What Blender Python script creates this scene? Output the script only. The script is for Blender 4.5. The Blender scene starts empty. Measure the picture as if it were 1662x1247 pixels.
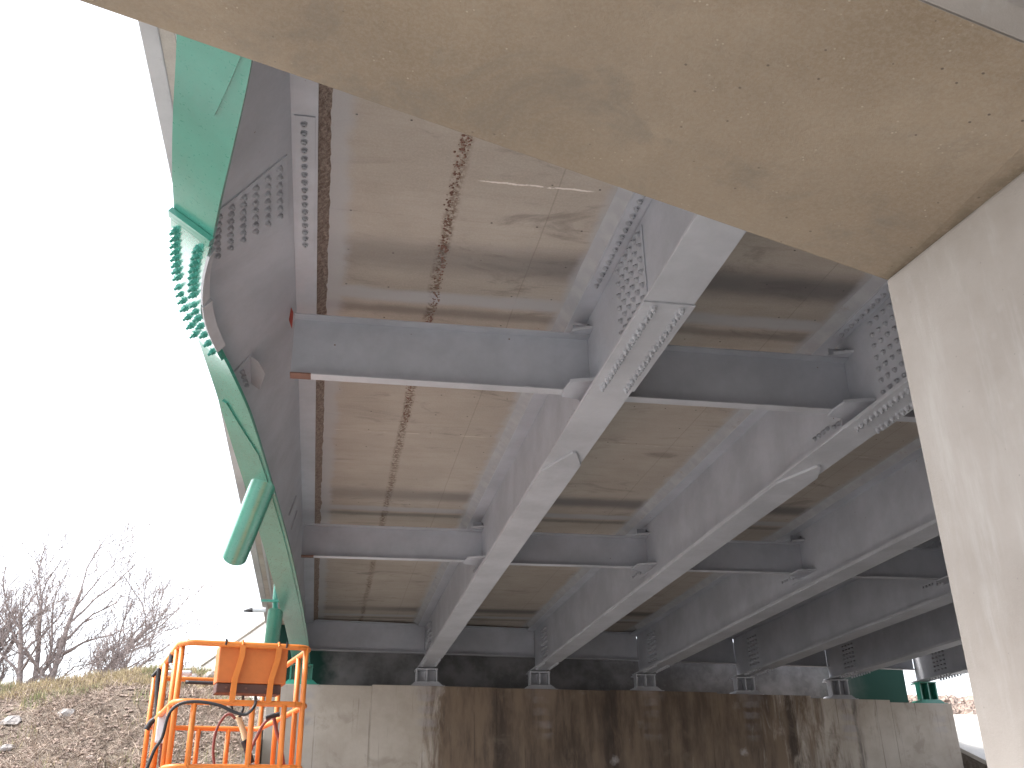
import bpy, bmesh, math, random
from mathutils import Vector, Matrix, noise
C = bpy.context.scene
rad = math.radians
random.seed(7)
COL = C.collection

# ------------------------------------------------------------------ camera
CR = Vector((0.98308, -0.18317, -0.0)).normalized()
pitch, yaw, roll, FPX = 0.43293, 0.19158, -0.0191, 1587.8
fw = Vector((math.sin(yaw)*math.cos(pitch), math.cos(yaw)*math.cos(pitch), math.sin(pitch)))
r0 = fw.cross(Vector((0, 0, 1))).normalized(); u0 = r0.cross(fw)
RR = math.cos(roll)*r0 + math.sin(roll)*u0
UU = -math.sin(roll)*r0 + math.cos(roll)*u0
cd = bpy.data.cameras.new('camera'); cam = bpy.data.objects.new('camera', cd); COL.objects.link(cam)
cam.matrix_world = Matrix(((RR.x, UU.x, -fw.x, 0), (RR.y, UU.y, -fw.y, 0), (RR.z, UU.z, -fw.z, 0), (0, 0, 0, 1)))
cd.sensor_width = 36; cd.lens = FPX/1662*36; cd.clip_start = .05; cd.clip_end = 2000
C.camera = cam
C.render.resolution_x = 1024; C.render.resolution_y = 768

# ------------------------------------------------------------------ sky, sun, exposure
SUN_EL, SUN_AZ = 52, 276          # azimuth clockwise from +Y; the sun stands to the left
w = bpy.data.worlds.new('World'); C.world = w; w.use_nodes = True
nt = w.node_tree; nt.nodes.clear()
sky = nt.nodes.new('ShaderNodeTexSky'); sky.sky_type = 'NISHITA'; sky.sun_disc = False
sky.sun_elevation = rad(SUN_EL); sky.sun_rotation = rad(SUN_AZ); sky.dust_density = 3.0; sky.air_density = 1.0
hs = nt.nodes.new('ShaderNodeHueSaturation'); hs.inputs['Saturation'].default_value = .32
bg = nt.nodes.new('ShaderNodeBackground'); bg.inputs['Strength'].default_value = .15
wo = nt.nodes.new('ShaderNodeOutputWorld')
nt.links.new(sky.outputs[0], hs.inputs['Color']); nt.links.new(hs.outputs[0], bg.inputs[0]); nt.links.new(bg.outputs[0], wo.inputs[0])
sl = bpy.data.lights.new('sun', 'SUN'); sl.energy = 1.5; sl.angle = rad(12); sl.color = (1, .95, .88)
so = bpy.data.objects.new('sun', sl); COL.objects.link(so)
sd = Vector((math.sin(rad(SUN_AZ))*math.cos(rad(SUN_EL)), math.cos(rad(SUN_AZ))*math.cos(rad(SUN_EL)), math.sin(rad(SUN_EL))))
so.rotation_euler = sd.to_track_quat('Z', 'Y').to_euler()
C.view_settings.view_transform = 'Standard'; C.view_settings.look = 'None'
C.view_settings.exposure = 1.9; C.view_settings.gamma = 1
try: C.view_settings.use_curve_mapping = False
except Exception: pass

# ------------------------------------------------------------------ node helper
class N:
    def __init__(s, name, rough=.6, spec=.5, metal=0):
        s.m = bpy.data.materials.new(name); s.m.use_nodes = True; s.t = s.m.node_tree
        s.b = s.t.nodes['Principled BSDF']; s.b.inputs['Roughness'].default_value = rough
        s.b.inputs['Specular IOR Level'].default_value = spec; s.b.inputs['Metallic'].default_value = metal
        s.co = s.t.nodes.new('ShaderNodeTexCoord').outputs['Object']; s._xyz = None
    def put(s, node, i, v):
        if v is None: return
        if isinstance(v, bpy.types.NodeSocket): s.t.links.new(v, node.inputs[i])
        else:
            try: node.inputs[i].default_value = v
            except Exception: node.inputs[i].default_value = (v[0], v[1], v[2], 1)
    def world(s):
        g = s.t.nodes.new('ShaderNodeNewGeometry'); s.co = g.outputs['Position']; return s
    def xyz(s):
        if not s._xyz:
            n = s.t.nodes.new('ShaderNodeSeparateXYZ'); s.t.links.new(s.co, n.inputs[0]); s._xyz = n.outputs
        return s._xyz
    def scale(s, v, co=None):
        n = s.t.nodes.new('ShaderNodeMapping'); s.t.links.new(co or s.co, n.inputs[0]); n.inputs['Scale'].default_value = v; return n.outputs[0]
    def noise(s, sc, det=5, rough=.6, co=None, dist=0):
        n = s.t.nodes.new('ShaderNodeTexNoise'); s.t.links.new(co or s.co, n.inputs['Vector'])
        n.inputs['Scale'].default_value = sc; n.inputs['Detail'].default_value = det; n.inputs['Roughness'].default_value = rough
        n.inputs['Distortion'].default_value = dist; return n.outputs['Fac']
    def vor(s, sc, co=None):
        n = s.t.nodes.new('ShaderNodeTexVoronoi'); s.t.links.new(co or s.co, n.inputs['Vector']); n.inputs['Scale'].default_value = sc
        return n.outputs['Distance'], n.outputs['Color']
    def ramp(s, v, lo, hi, a=0., b=1.):
        n = s.t.nodes.new('ShaderNodeMapRange'); n.interpolation_type = 'SMOOTHSTEP'
        s.put(n, 0, v); s.put(n, 1, lo); s.put(n, 2, hi); s.put(n, 3, a); s.put(n, 4, b); return n.outputs[0]
    def ma(s, op, a, b=None, c=None):
        n = s.t.nodes.new('ShaderNodeMath'); n.operation = op; s.put(n, 0, a); s.put(n, 1, b); s.put(n, 2, c); return n.outputs[0]
    def mix(s, f, a, b, mode='MIX'):
        n = s.t.nodes.new('ShaderNodeMix'); n.data_type = 'RGBA'; n.blend_type = mode
        s.put(n, 0, f); s.put(n, 6, a); s.put(n, 7, b); return n.outputs[2]
    def near(s, v, c, wd, soft):           # 1 near v=c
        return s.ramp(s.ma('ABSOLUTE', s.ma('SUBTRACT', v, c)), wd, wd+soft, 1., 0.)
    def bump(s, h, st, dist=.01):
        n = s.t.nodes.new('ShaderNodeBump'); s.put(n, 'Height', h); n.inputs['Strength'].default_value = st; n.inputs['Distance'].default_value = dist
        s.t.links.new(n.outputs[0], s.b.inputs['Normal'])
    def out(s, col, rough=None):
        s.put(s.b, 'Base Color', col)
        if rough is not None: s.put(s.b, 'Roughness', rough)
        return s.m

def rgb(r, g, b): return (r, g, b, 1)

def paint(name, c, rough=.42, var=.12, spec=.5, grime=False):
    n = N(name, rough, spec).world()
    a = n.noise(1.3, 6, .65); b = n.noise(35, 3, .7)
    col = n.mix(n.ramp(a, .3, .75), rgb(*[x*(1-var) for x in c]), rgb(*[min(1, x*(1+var)) for x in c]))
    st = n.noise(3, 5, .7, n.scale((3, 3, .4)))
    col = n.mix(n.ma('MULTIPLY', n.ramp(st, .55, .8), .25), col, rgb(c[0]*.82+.01, c[1]*.8+.01, c[2]*.8+.01))
    if grime:
        gm = n.noise(.7, 7, .72, None, .8)
        col = n.mix(n.ma('MULTIPLY', n.ramp(gm, .5, .72), .15), col, rgb(c[0]*.62, c[1]*.6, c[2]*.58))
        dr = n.noise(9, 4, .7, n.scale((1, 1, .12)))
        col = n.mix(n.ma('MULTIPLY', n.ramp(dr, .62, .76), .14), col, rgb(c[0]*.7, c[1]*.66, c[2]*.6))
        d, _ = n.vor(5.5)
        col = n.mix(n.ma('MULTIPLY', n.ramp(d, .03, .06, 1., 0.), n.ramp(n.noise(1.2, 2), .55, .6)), col, rgb(.17, .10, .07))
    n.bump(n.noise(60, 3, .6), .12, .004)
    return n.out(col, n.ramp(b, .2, .8, rough-.06, rough+.12))

M = {}
M['grey'] = paint('grey_steel_paint', (.40, .415, .46), .5, grime=True)
M['grey_light'] = paint('grey_steel_paint_pale', (.41, .42, .455), .5, grime=True)
M['grey_dark'] = paint('grey_bolt_paint', (.34, .35, .38), .5)
M['green'] = paint('green_steel_paint', (.035, .235, .175), .3, .12)
M['green_gloss'] = paint('green_steel_paint_glossy', (.05, .26, .205), .22, .1)
for q_, w_, i_ in (('green', .8, 1.5), ('green_gloss', 1., 1.9)):
    gb = M[q_].node_tree.nodes['Principled BSDF']; gb.inputs['Coat Weight'].default_value = w_; gb.inputs['Coat Roughness'].default_value = .15; gb.inputs['Coat IOR'].default_value = i_
M['green_bolt'] = paint('green_bolt_paint', (.05, .26, .21), .4)
M['primer'] = paint('red_primer', (.33, .06, .045), .7)
M['rust'] = paint('rusty_steel', (.16, .085, .065), .85, .3)
M['orange'] = paint('orange_paint', (.72, .215, .04), .42, .14, grime=True)
M['orange_old'] = paint('orange_paint_worn', (.60, .17, .04), .5, .2, grime=True)
M['black'] = paint('black_rubber', (.018, .018, .022), .5, .1)
M['darkbox'] = paint('dark_red_brown_plastic', (.10, .045, .035), .5, .2)
M['hose'] = paint('red_brown_hose', (.22, .06, .05), .5)
M['whitep'] = paint('white_plastic', (.62, .64, .68), .4, .05)
M['wrap'] = paint('yellowed_wrap', (.62, .52, .33), .7, .2)
M['tyre'] = M['black']

def cap_mat():
    n = N('pier_concrete', .85, .25).world()
    a = n.noise(1.1, 6, .6); b = n.noise(7, 6, .7); c = n.noise(70, 4, .7)
    col = n.mix(n.ramp(a, .3, .72), rgb(.225, .17, .118), rgb(.31, .245, .18))
    col = n.mix(n.ma('MULTIPLY', n.ramp(b, .45, .75), .35), col, rgb(.20, .165, .13))
    col = n.mix(n.ma('MULTIPLY', n.ramp(c, .35, .7), .35), col, rgb(.34, .30, .25))
    d, cc = n.vor(38)
    col = n.mix(n.ma('MULTIPLY', n.ramp(d, .10, .16, 1., 0.), n.ramp(n.noise(9, 2), .56, .66)), col, rgb(.40, .35, .28))
    d2, _ = n.vor(13)
    col = n.mix(n.ma('MULTIPLY', n.ramp(d2, .045, .07, 1., 0.), .8), col, rgb(.09, .07, .06))
    big = n.noise(.45, 4, .55)
    col = n.mix(n.ma('MULTIPLY', n.ramp(big, .42, .62), .35), col, rgb(.20, .16, .125))
    # smoky soot and damp stains with shapes of their own
    s = n.noise(1.7, 7, .72, n.scale((1, 1, .7)), .6)
    col = n.mix(n.ma('MULTIPLY', n.ramp(s, .5, .7), .55), col, rgb(.16, .14, .12))
    # uneven darker brown along the line where soffit meets column
    x, y, z = n.xyz()
    jx = n.ma('ADD', 2.02, n.ma('MULTIPLY', n.ma('SUBTRACT', 2.9, y), .112))
    jd = n.ma('ABSOLUTE', n.ma('SUBTRACT', x, jx))
    jm = n.ma('MULTIPLY', n.ramp(jd, .0, .07, 1., 0.), n.ramp(n.noise(14, 5, .7), .35, .6))
    zz = n.ramp(z, 1.8, 1.86)
    col = n.mix(n.ma('MULTIPLY', n.ma('MULTIPLY', jm, zz), .75), col, rgb(.15, .12, .085))
    n.bump(n.ma('ADD', n.ma('MULTIPLY', n.noise(120, 3, .7), .5), n.noise(16, 5, .6)), .35, .006)
    return n.out(col)
M['cap'] = cap_mat()

def col_mat():
    n = N('column_concrete', .85, .25).world()
    a = n.noise(1.6, 6, .6); v = n.noise(3, 6, .7, n.scale((2.2, 2.2, .3)))
    col = n.mix(n.ramp(a, .3, .7), rgb(.25, .222, .20), rgb(.31, .282, .26))
    col = n.mix(n.ma('MULTIPLY', n.ramp(v, .5, .75), .45), col, rgb(.40, .385, .37))
    col = n.mix(n.ma('MULTIPLY', n.ramp(n.noise(5, 6, .7, None, 1.), .55, .75), .3), col, rgb(.24, .22, .2))
    d2, _ = n.vor(16)
    col = n.mix(n.ma('MULTIPLY', n.ramp(d2, .04, .06, 1., 0.), .6), col, rgb(.2, .18, .17))
    d3, _ = n.vor(6)
    col = n.mix(n.ma('MULTIPLY', n.ramp(d3, .03, .12, 1., 0.), .12), col, rgb(.40, .38, .36))
    n.bump(n.ma('ADD', n.ma('MULTIPLY', n.noise(110, 3, .7), .5), n.noise(12, 5, .6)), .3, .006)
    return n.out(col)
M['column'] = col_mat()

X1, S, ZB, TSK = -.367, 2.8, 3.669, .112
YD1, YD2 = 8.45, 15.3
def soffit_mat():
    n = N('deck_soffit_concrete', .85, .25).world()
    x, y, z = n.xyz()
    a = n.noise(.9, 6, .62); g = n.noise(3, 6, .7, n.scale((.5, 4, 1)))
    col = n.mix(n.ramp(a, .3, .7), rgb(.32, .282, .248), rgb(.385, .345, .308))
    col = n.mix(n.ma('MULTIPLY', n.ramp(g, .42, .7), .25), col, rgb(.26, .22, .18))
    col = n.mix(n.ma('MULTIPLY', n.ramp(n.noise(50, 4, .7), .4, .7), .25), col, rgb(.5, .45, .39))
    col = n.mix(n.ma('MULTIPLY', n.ramp(n.noise(1.6, 6, .7, n.scale((.6, 1.6, 1)), .7), .54, .72), .5), col, rgb(.13, .11, .10))
    # honeycombed rust-brown line of leakage along the bay
    wob = n.ma('MULTIPLY', n.ma('SUBTRACT', n.noise(2.2, 4, .6), .5), .10)
    bx = n.ma('SUBTRACT', n.ma('PINGPONG', n.ma('ADD', n.ma('SUBTRACT', x, .84), n.ma('ADD', wob, 28.)), 1.4), 0.)
    lm = n.ma('MULTIPLY', n.ramp(bx, .015, .075, 1., 0.), n.ramp(n.noise(24, 4, .75), .42, .56))
    lm = n.ma('MULTIPLY', lm, n.ma('MULTIPLY', n.ramp(x, 1.4, 2.4, 1., .0), n.ramp(n.noise(.55, 2), .3, .6, .35, 1.)))
    col = n.mix(n.ma('MULTIPLY', lm, .8), col, rgb(.10, .055, .03))
    # form joints along and across
    for c0 in (1.66, 4.5, 7.3):
        col = n.mix(n.ma('MULTIPLY', n.near(n.ma('ADD', x, n.ma('MULTIPLY', n.noise(1, 2), .03)), c0+.015, .002, .007), .3), col, rgb(.13, .10, .08))
    ym = n.ma('PINGPONG', n.ma('ADD', y, .35), 1.22)
    col = n.mix(n.ma('MULTIPLY', n.ma('MULTIPLY', n.ramp(ym, .003, .012, 1., 0.), n.ramp(n.noise(2), .45, .65)), .3), col, rgb(.12, .09, .07))
    # tie holes in rows
    tx = n.ma('PINGPONG', x, .2); ty = n.ma('PINGPONG', n.ma('ADD', y, .35), .305)
    hole = n.ma('MULTIPLY', n.ramp(tx, .005, .011, 1., 0.), n.ramp(ty, .005, .011, 1., 0.))
    col = n.mix(n.ma('MULTIPLY', hole, n.ramp(n.noise(1.5), .45, .5)), col, rgb(.06, .05, .045))
    # chalky white seep line
    ch = n.ma('MULTIPLY', n.near(n.ma('ADD', y, n.ma('MULTIPLY', n.noise(6, 3), .05)), 6.42, .004, .01), n.near(x, 1.48, .42, .08))
    col = n.mix(n.ma('MULTIPLY', ch, n.ramp(n.noise(18, 3), .35, .5)), col, rgb(.68, .62, .58))
    ch = n.ma('MULTIPLY', n.near(y, 11.9, .004, .01), n.ramp(n.noise(4, 3), .48, .6))
    col = n.mix(n.ma('MULTIPLY', ch, .8), col, rgb(.55, .47, .4))
    # grey paint overspray beside girders and crossbeams, and dark bands across the bays
    og = None
    gx = n.ma('PINGPONG', n.ma('ADD', n.ma('SUBTRACT', x, X1), 28.), 1.4)
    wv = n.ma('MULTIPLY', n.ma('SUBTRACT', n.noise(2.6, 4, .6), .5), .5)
    og = n.ramp(n.ma('ADD', gx, n.ma('MULTIPLY', wv, .4)), .28, .40, .75, 0.)
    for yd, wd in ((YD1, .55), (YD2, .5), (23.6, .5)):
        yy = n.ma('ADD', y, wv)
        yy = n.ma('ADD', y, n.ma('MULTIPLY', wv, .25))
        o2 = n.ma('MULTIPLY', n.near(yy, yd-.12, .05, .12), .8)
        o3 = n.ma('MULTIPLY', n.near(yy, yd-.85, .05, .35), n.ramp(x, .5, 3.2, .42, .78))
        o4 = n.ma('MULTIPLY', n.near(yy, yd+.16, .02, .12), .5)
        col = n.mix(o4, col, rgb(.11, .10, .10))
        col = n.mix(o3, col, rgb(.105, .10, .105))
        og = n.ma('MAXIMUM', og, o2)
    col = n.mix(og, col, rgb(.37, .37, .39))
    n.bump(n.ma('SUBTRACT', n.ma('ADD', n.noise(30, 5, .7), g), n.ma('MULTIPLY', lm, 2.)), .35, .008)
    return n.out(col)
M['soffit'] = soffit_mat()

def haunch_mat():
    n = N('haunch_concrete', .9, .2).world()
    x, y, z = n.xyz()
    col = n.mix(n.ramp(n.noise(4, 5), .4, .65), rgb(.32, .325, .345), rgb(.36, .365, .38))
    col = n.mix(n.ma('MULTIPLY', n.ramp(n.noise(2.2, 6, .75), .58, .7), .5), col, rgb(.25, .19, .14))
    n.bump(n.noise(25, 5, .7), .5, .01)
    return n.out(col)
M['haunch'] = haunch_mat()
def rough_mat():
    n = N('spalled_concrete', .95, .15).world()
    a = n.noise(30, 6, .75); b = n.noise(4, 4)
    col = n.mix(n.ramp(a, .35, .65), rgb(.17, .125, .105), rgb(.34, .28, .245))
    col = n.mix(n.ramp(b, .5, .8, 0., .5), col, rgb(.17, .10, .085))
    d, _ = n.vor(45)
    col = n.mix(n.ramp(d, .1, .2, .7, 0.), col, rgb(.40, .32, .28))
    n.bump(n.ma('ADD', a, n.noise(80, 3)), .9, .02)
    return n.out(col)
M['rough'] = rough_mat()

def abut_mat():
    n = N('abutment_concrete', .9, .2).world()
    x, y, z = n.xyz()
    a = n.noise(1.2, 6, .6)
    st = n.noise(2.5, 6, .7, n.scale((1.6, 1.6, .34)), .5)      # vertical runs
    st2 = n.noise(6, 5, .7, n.scale((2.5, 2.5, .10)))
    col = n.mix(n.ramp(a, .3, .7), rgb(.40, .35, .30), rgb(.50, .45, .40))
    # brown wash: strongest between bearings 2 and 5
    zone = n.ma('MULTIPLY', n.ramp(x, 1.7, 3.4), n.ramp(x, 8.8, 15.6, 1., .12))
    wob = n.ma('ADD', zone, n.ma('MULTIPLY', n.ma('SUBTRACT', st, .5), 1.8))
    zone2 = n.ramp(wob, .25, .75)
    br = n.mix(n.ramp(n.noise(1.5, 5, .7, n.scale((1.5, 1.5, .3))), .35, .62), rgb(.075, .05, .036), rgb(.19, .135, .095))
    col = n.mix(n.ma('MULTIPLY', zone2, .88), col, br)
    col = n.mix(n.ma('MULTIPLY', n.ramp(st2, .58, .74), n.ma('MULTIPLY', n.ramp(z, .6, 3.2, .05, .4), 1.)), col, rgb(.06, .045, .04))
    for c0, wd in ((4.15, .16), (5.9, .2), (7.0, .25), (8.9, .12), (11.9, .1), (13.9, .08)):
        dm = n.ma('MULTIPLY', n.near(n.ma('ADD', x, n.ma('MULTIPLY', n.noise(2, 4), .3)), c0+.15, wd*.3, wd*1.6), .55)
        col = n.mix(n.ma('MULTIPLY', dm, n.ramp(st, .3, .6)), col, rgb(.035, .03, .032))
    # formwork joints
    jm = n.ma('PINGPONG', n.ma('ADD', x, .1), .61)
    col = n.mix(n.ma('MULTIPLY', n.ramp(jm, .004, .015, 1., 0.), n.ramp(n.noise(.8, 2), .45, .6, 0., .6)), col, rgb(.08, .06, .05))
    # pale grey paint blots below the bearings, in short rows
    xb = n.ma('PINGPONG', n.ma('ADD', n.ma('SUBTRACT', x, X1), 28.), 1.4)
    wv = n.ma('MULTIPLY', n.ma('SUBTRACT', n.noise(5, 3), .5), .10)
    rows = n.ramp(n.ma('PINGPONG', n.ma('ADD', z, n.ma('ADD', wv, .12)), .14), .045, .12, 1., 0.)
    bl = n.ma('MULTIPLY', n.ramp(n.ma('ADD', xb, wv), .12, .30, 1., 0.), n.ma('MULTIPLY', rows, n.ramp(z, 2.0, 2.25)))
    bl = n.ma('MAXIMUM', bl, n.ma('MULTIPLY', n.ramp(xb, .15, .5, 1., 0.), n.ramp(n.ma('ADD', z, wv), 2.92, 3.12, 0., .7)))
    col = n.mix(n.ma('MULTIPLY', bl, n.ramp(n.noise(1.1, 4), .38, .62, .05, .5)), col, rgb(.36, .34, .36))
    # chalky leaks low on the wall
    d, _ = n.vor(.9, n.scale((1, 0, 1)))
    col = n.mix(n.ma('MULTIPLY', n.ramp(n.ma('ADD', d, n.ma('MULTIPLY', wv, 2.)), .09, .17, 1., 0.), n.ramp(z, 1.8, 2.3, .7, .2)), col, rgb(.5, .47, .46))
    pt = n.noise(1.1, 5, .65, None, .8)
    col = n.mix(n.ma('MULTIPLY', n.ramp(pt, .56, .68), .35), col, rgb(.22, .18, .14))
    wl = n.noise(3, 6, .7, n.scale((3, 3, .25)), .5)
    col = n.mix(n.ma('MULTIPLY', n.ramp(wl, .64, .72), n.ramp(z, 1.3, 2.6, .6, 0.)), col, rgb(.5, .45, .38))
    n.bump(n.ma('ADD', n.noise(40, 4, .7), n.noise(4, 5, .6)), .4, .01)
    return n.out(col)
M['abut'] = abut_mat()
def backwall_mat():
    n = N('backwall_concrete', .8, .3).world()
    x, y, z = n.xyz()
    a = n.noise(1.3, 5, .6)
    col = n.mix(n.ramp(a, .35, .65), rgb(.14, .14, .145), rgb(.25, .25, .26))
    col = n.mix(n.ma('MULTIPLY', n.ramp(n.noise(6, 5, .7), .5, .7), .4), col, rgb(.28, .27, .27))
    gx = n.ma('ADD', x, n.ma('MULTIPLY', n.ma('SUBTRACT', n.noise(2, 3), .5), .9))
    gm = n.ma('MAXIMUM', n.ramp(gx, 13.4, 15.4), n.ramp(gx, -.1, .45, 1., 0.))
    col = n.mix(gm, col, rgb(.006, .038, .029))
    n.bump(n.noise(30, 4, .7), .4, .01)
    return n.out(col)
M['backwall'] = backwall_mat()
def pale_conc(name, a=(.55, .53, .5), b=(.66, .64, .61)):
    n = N(name, .9, .2).world()
    col = n.mix(n.ramp(n.noise(.8, 6, .65), .3, .7), rgb(*a), rgb(*b))
    col = n.mix(n.ma('MULTIPLY', n.ramp(n.noise(14, 5, .7), .5, .75), .3), col, rgb(*[t*.75 for t in a]))
    n.bump(n.noise(30, 4, .7), .3, .01)
    return n.out(col)
M['pale'] = pale_conc('pale_concrete')
M['fascia'] = pale_conc('fascia_concrete', (.34, .33, .33), (.44, .43, .43))
def ground_mat():
    n = N('dirt_ground', .95, .15).world()
    x, y, z = n.xyz()
    a = n.noise(.5, 8, .7); b = n.noise(6, 6, .75)
    col = n.mix(n.ramp(a, .35, .65), rgb(.24, .195, .16), rgb(.35, .295, .245))
    col = n.mix(n.ma('MULTIPLY', n.ramp(b, .42, .62), .7), col, rgb(.13, .095, .07))
    col = n.mix(n.ma('MULTIPLY', n.ramp(n.noise(22, 5, .75), .55, .7), .7), col, rgb(.48, .42, .36))
    gr = n.ma('MULTIPLY', n.ramp(n.noise(.9, 5, .7), .55, .66), n.ramp(z, 1.5, 3.4, .15, .9))
    col = n.mix(n.ma('MULTIPLY', gr, .6), col, rgb(.22, .22, .10))
    bounce_mask = n.ma('MULTIPLY', n.ramp(y, 14.5, 16.5, 1., 0.), 1.)
    bounce_mask = n.ma('MAXIMUM', bounce_mask, n.ma('MULTIPLY', n.ramp(x, -1.6, -1.3), n.ramp(y, 26, 27, 1., 0.)))
    pc = n.mix(n.ramp(n.noise(1.5, 7, .7), .3, .7), rgb(.55, .54, .52), rgb(.66, .65, .63))  # pale unseen ground, added to throw fill light up under the deck
    bounce_mask = n.ma('MULTIPLY', bounce_mask, n.ramp(x, 3.5, 7.5, 1., .15))  # fades to the right so the added bounce stays on the left
    col = n.mix(bounce_mask, col, pc)
    n.bump(n.ma('ADD', b, n.noise(20, 5, .8)), 1., .08)
    return n.out(col)
M['ground'] = ground_mat()
def simple(name, c, rough=.8, var=.25, sc=8):
    n = N(name, rough, .25).world()
    col = n.mix(n.ramp(n.noise(sc, 5, .7), .35, .65), rgb(*[x*(1-var) for x in c]), rgb(*[x*(1+var) for x in c]))
    n.bump(n.noise(sc*4, 4, .7), .5, .01)
    return n.out(col)
M['bark'] = simple('bare_bark', (.30, .255, .245), .9, .3, 12)
M['brush'] = simple('dead_brush_stems', (.38, .31, .26), .9, .35, 3)
M['brush2'] = simple('dark_dead_stems', (.17, .13, .11), .9, .3, 3)
M['grass'] = simple('young_grass', (.24, .27, .13), .8, .25, 3)
M['drygrass'] = simple('straw_grass', (.42, .35, .22), .85, .25, 3)
M['rock'] = simple('pale_rock', (.30, .28, .27), .9, .3, 8)
M['rubble'] = simple('brown_rubble', (.30, .235, .20), .95, .35, 6)

# ------------------------------------------------------------------ mesh helpers
class MB:
    def __init__(s): s.v = []; s.f = []
    def face(s, pts):
        i = len(s.v); s.v += [tuple(p) for p in pts]; s.f.append(tuple(range(i, i+len(pts))))
    def prism(s, poly, d):                       # poly: list of 3D points, extruded by d
        d = Vector(d); n = len(poly); i = len(s.v)
        s.v += [tuple(p) for p in poly] + [tuple(Vector(p)+d) for p in poly]
        s.f.append(tuple(range(i+n-1, i-1, -1))); s.f.append(tuple(range(i+n, i+2*n)))
        for k in range(n):
            j = (k+1) % n; s.f.append((i+k, i+j, i+n+j, i+n+k))
    def box(s, x0, x1, y0, y1, z0, z1):
        s.prism([(x0, y0, z0), (x1, y0, z0), (x1, y1, z0), (x0, y1, z0)], (0, 0, z1-z0))
    def loft(s, rings, closed=True, caps=True):
        n = len(rings[0]); i = len(s.v)
        for r in rings: s.v += [tuple(p) for p in r]
        for a in range(len(rings)-1):
            for k in range(n if closed else n-1):
                j = (k+1) % n
                s.f.append((i+a*n+k, i+a*n+j, i+(a+1)*n+j, i+(a+1)*n+k))
        if caps and closed:
            s.f.append(tuple(range(i+n-1, i-1, -1))); s.f.append(tuple(range(i+(len(rings)-1)*n, i+len(rings)*n)))
    def tube(s, path, r, n=8, caps=True):
        path = [Vector(p) for p in path]; rings = []
        t = (path[1]-path[0]).normalized()
        up = Vector((0, 0, 1)) if abs(t.z) < .9 else Vector((1, 0, 0))
        a = t.cross(up).normalized()
        for i, p in enumerate(path):
            if i == 0: t = path[1]-path[0]
            elif i == len(path)-1: t = path[-1]-path[-2]
            else: t = (path[i+1]-path[i]).normalized()+(path[i]-path[i-1]).normalized()
            t.normalize(); a = (a-t*a.dot(t)).normalized(); b = t.cross(a)
            rr = r[i] if isinstance(r, (list, tuple)) else r
            rings.append([p+(a*math.cos(2*math.pi*k/n)+b*math.sin(2*math.pi*k/n))*rr for k in range(n)])
        s.loft(rings, True, caps)
    def mesh(s, name, off=(0, 0, 0), smooth=False):
        me = bpy.data.meshes.new(name); o = Vector(off)
        me.from_pydata([tuple(Vector(v)-o) for v in s.v], [], s.f)
        me.update()
        if smooth:
            for p in me.polygons: p.use_smooth = True
        return me
    def build(s, name, mat, parent=None, smooth=False, kind=None, bevel=0, label=None):
        off = absloc(parent) if parent else Vector((0, 0, 0))
        me = s.mesh(name, off, smooth); me.materials.append(mat)
        if bevel or True:
            bm = bmesh.new(); bm.from_mesh(me); bmesh.ops.recalc_face_normals(bm, faces=bm.faces)
            if bevel:
                es = [e for e in bm.edges if len(e.link_faces) == 2 and e.calc_face_angle(0) > .5]
                bmesh.ops.bevel(bm, geom=es, offset=bevel, segments=2, profile=.6, affect='EDGES')
            bm.to_mesh(me); bm.free()
        if smooth == 'auto':
            me.set_sharp_from_angle(angle=rad(30))
        o = bpy.data.objects.new(name, me); COL.objects.link(o)
        if parent: o.parent = parent
        if kind: o['kind'] = kind
        if label: o['label'] = label
        return o
def absloc(o):
    p = Vector((0, 0, 0))
    while o: p += o.location; o = o.parent
    return p
def thing(name, loc, label, cat, group=None):
    o = bpy.data.objects.new(name, None); COL.objects.link(o); o.location = loc; o.empty_display_size = .2
    return tag(o, label, cat, group)
def tag(o, label, cat, group=None):
    o['label'] = label; o['category'] = cat
    if group: o['group'] = group
    return o
def struct(o): o['kind'] = 'structure'; return o

def at(px, py, Y):                                # direction of a measured sight line, met with the plane at distance Y
    d = fw + RR*((px-831)/FPX) - UU*((py-623.5)/FPX)
    return d*(Y/d.y)

# shared bolt: washer + hexagonal nut + stub, axis +Z
def bolt_mesh(mat, r=.026, h=.028, stub=.012):
    b = MB()
    ring = lambda R, z, n, ph=0: [(R*math.cos(2*math.pi*k/n+ph), R*math.sin(2*math.pi*k/n+ph), z) for k in range(n)]
    b.loft([ring(r*1.25, 0, 8), ring(r*1.25, .005, 8)])
    b.loft([ring(r, .005, 6), ring(r, h*.85, 6), ring(r*.86, h, 6)])
    if stub: b.loft([ring(r*.55, h, 6), ring(r*.5, h+stub, 6)])
    me = b.mesh('bolt'); me.materials.append(mat)
    bm = bmesh.new(); bm.from_mesh(me); bmesh.ops.recalc_face_normals(bm, faces=bm.faces); bm.to_mesh(me); bm.free()
    return me
BOLT = bolt_mesh(M['grey_dark'], .024, .026, .012); BOLT_L = bolt_mesh(M['grey_light'], .026, .034, .02); BOLT_G = bolt_mesh(M['green_bolt'], .026, .032, .025)
def put_bolt(me, parent, pos, nrm):
    o = bpy.data.objects.new('bolt', me); COL.objects.link(o); o.parent = parent
    o.location = Vector(pos)-absloc(parent)
    q = Vector(nrm).to_track_quat('Z', 'Y'); o.rotation_mode = 'QUATERNION'
    from mathutils import Quaternion
    o.rotation_quaternion = q @ Quaternion((0, 0, 1), random.uniform(0, 1.05))
    return o
def bolts_stuff(lst, mat, parent, r=.026, h=.03):      # bolts too small to pick apart: joined
    b = MB()
    for pos, nrm in lst:
        nrm = Vector(nrm).normalized(); p = Vector(pos)
        b.tube([p, p+nrm*h], r, 6)
    return b.build('bolts', mat, parent, kind='stuff')

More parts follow.
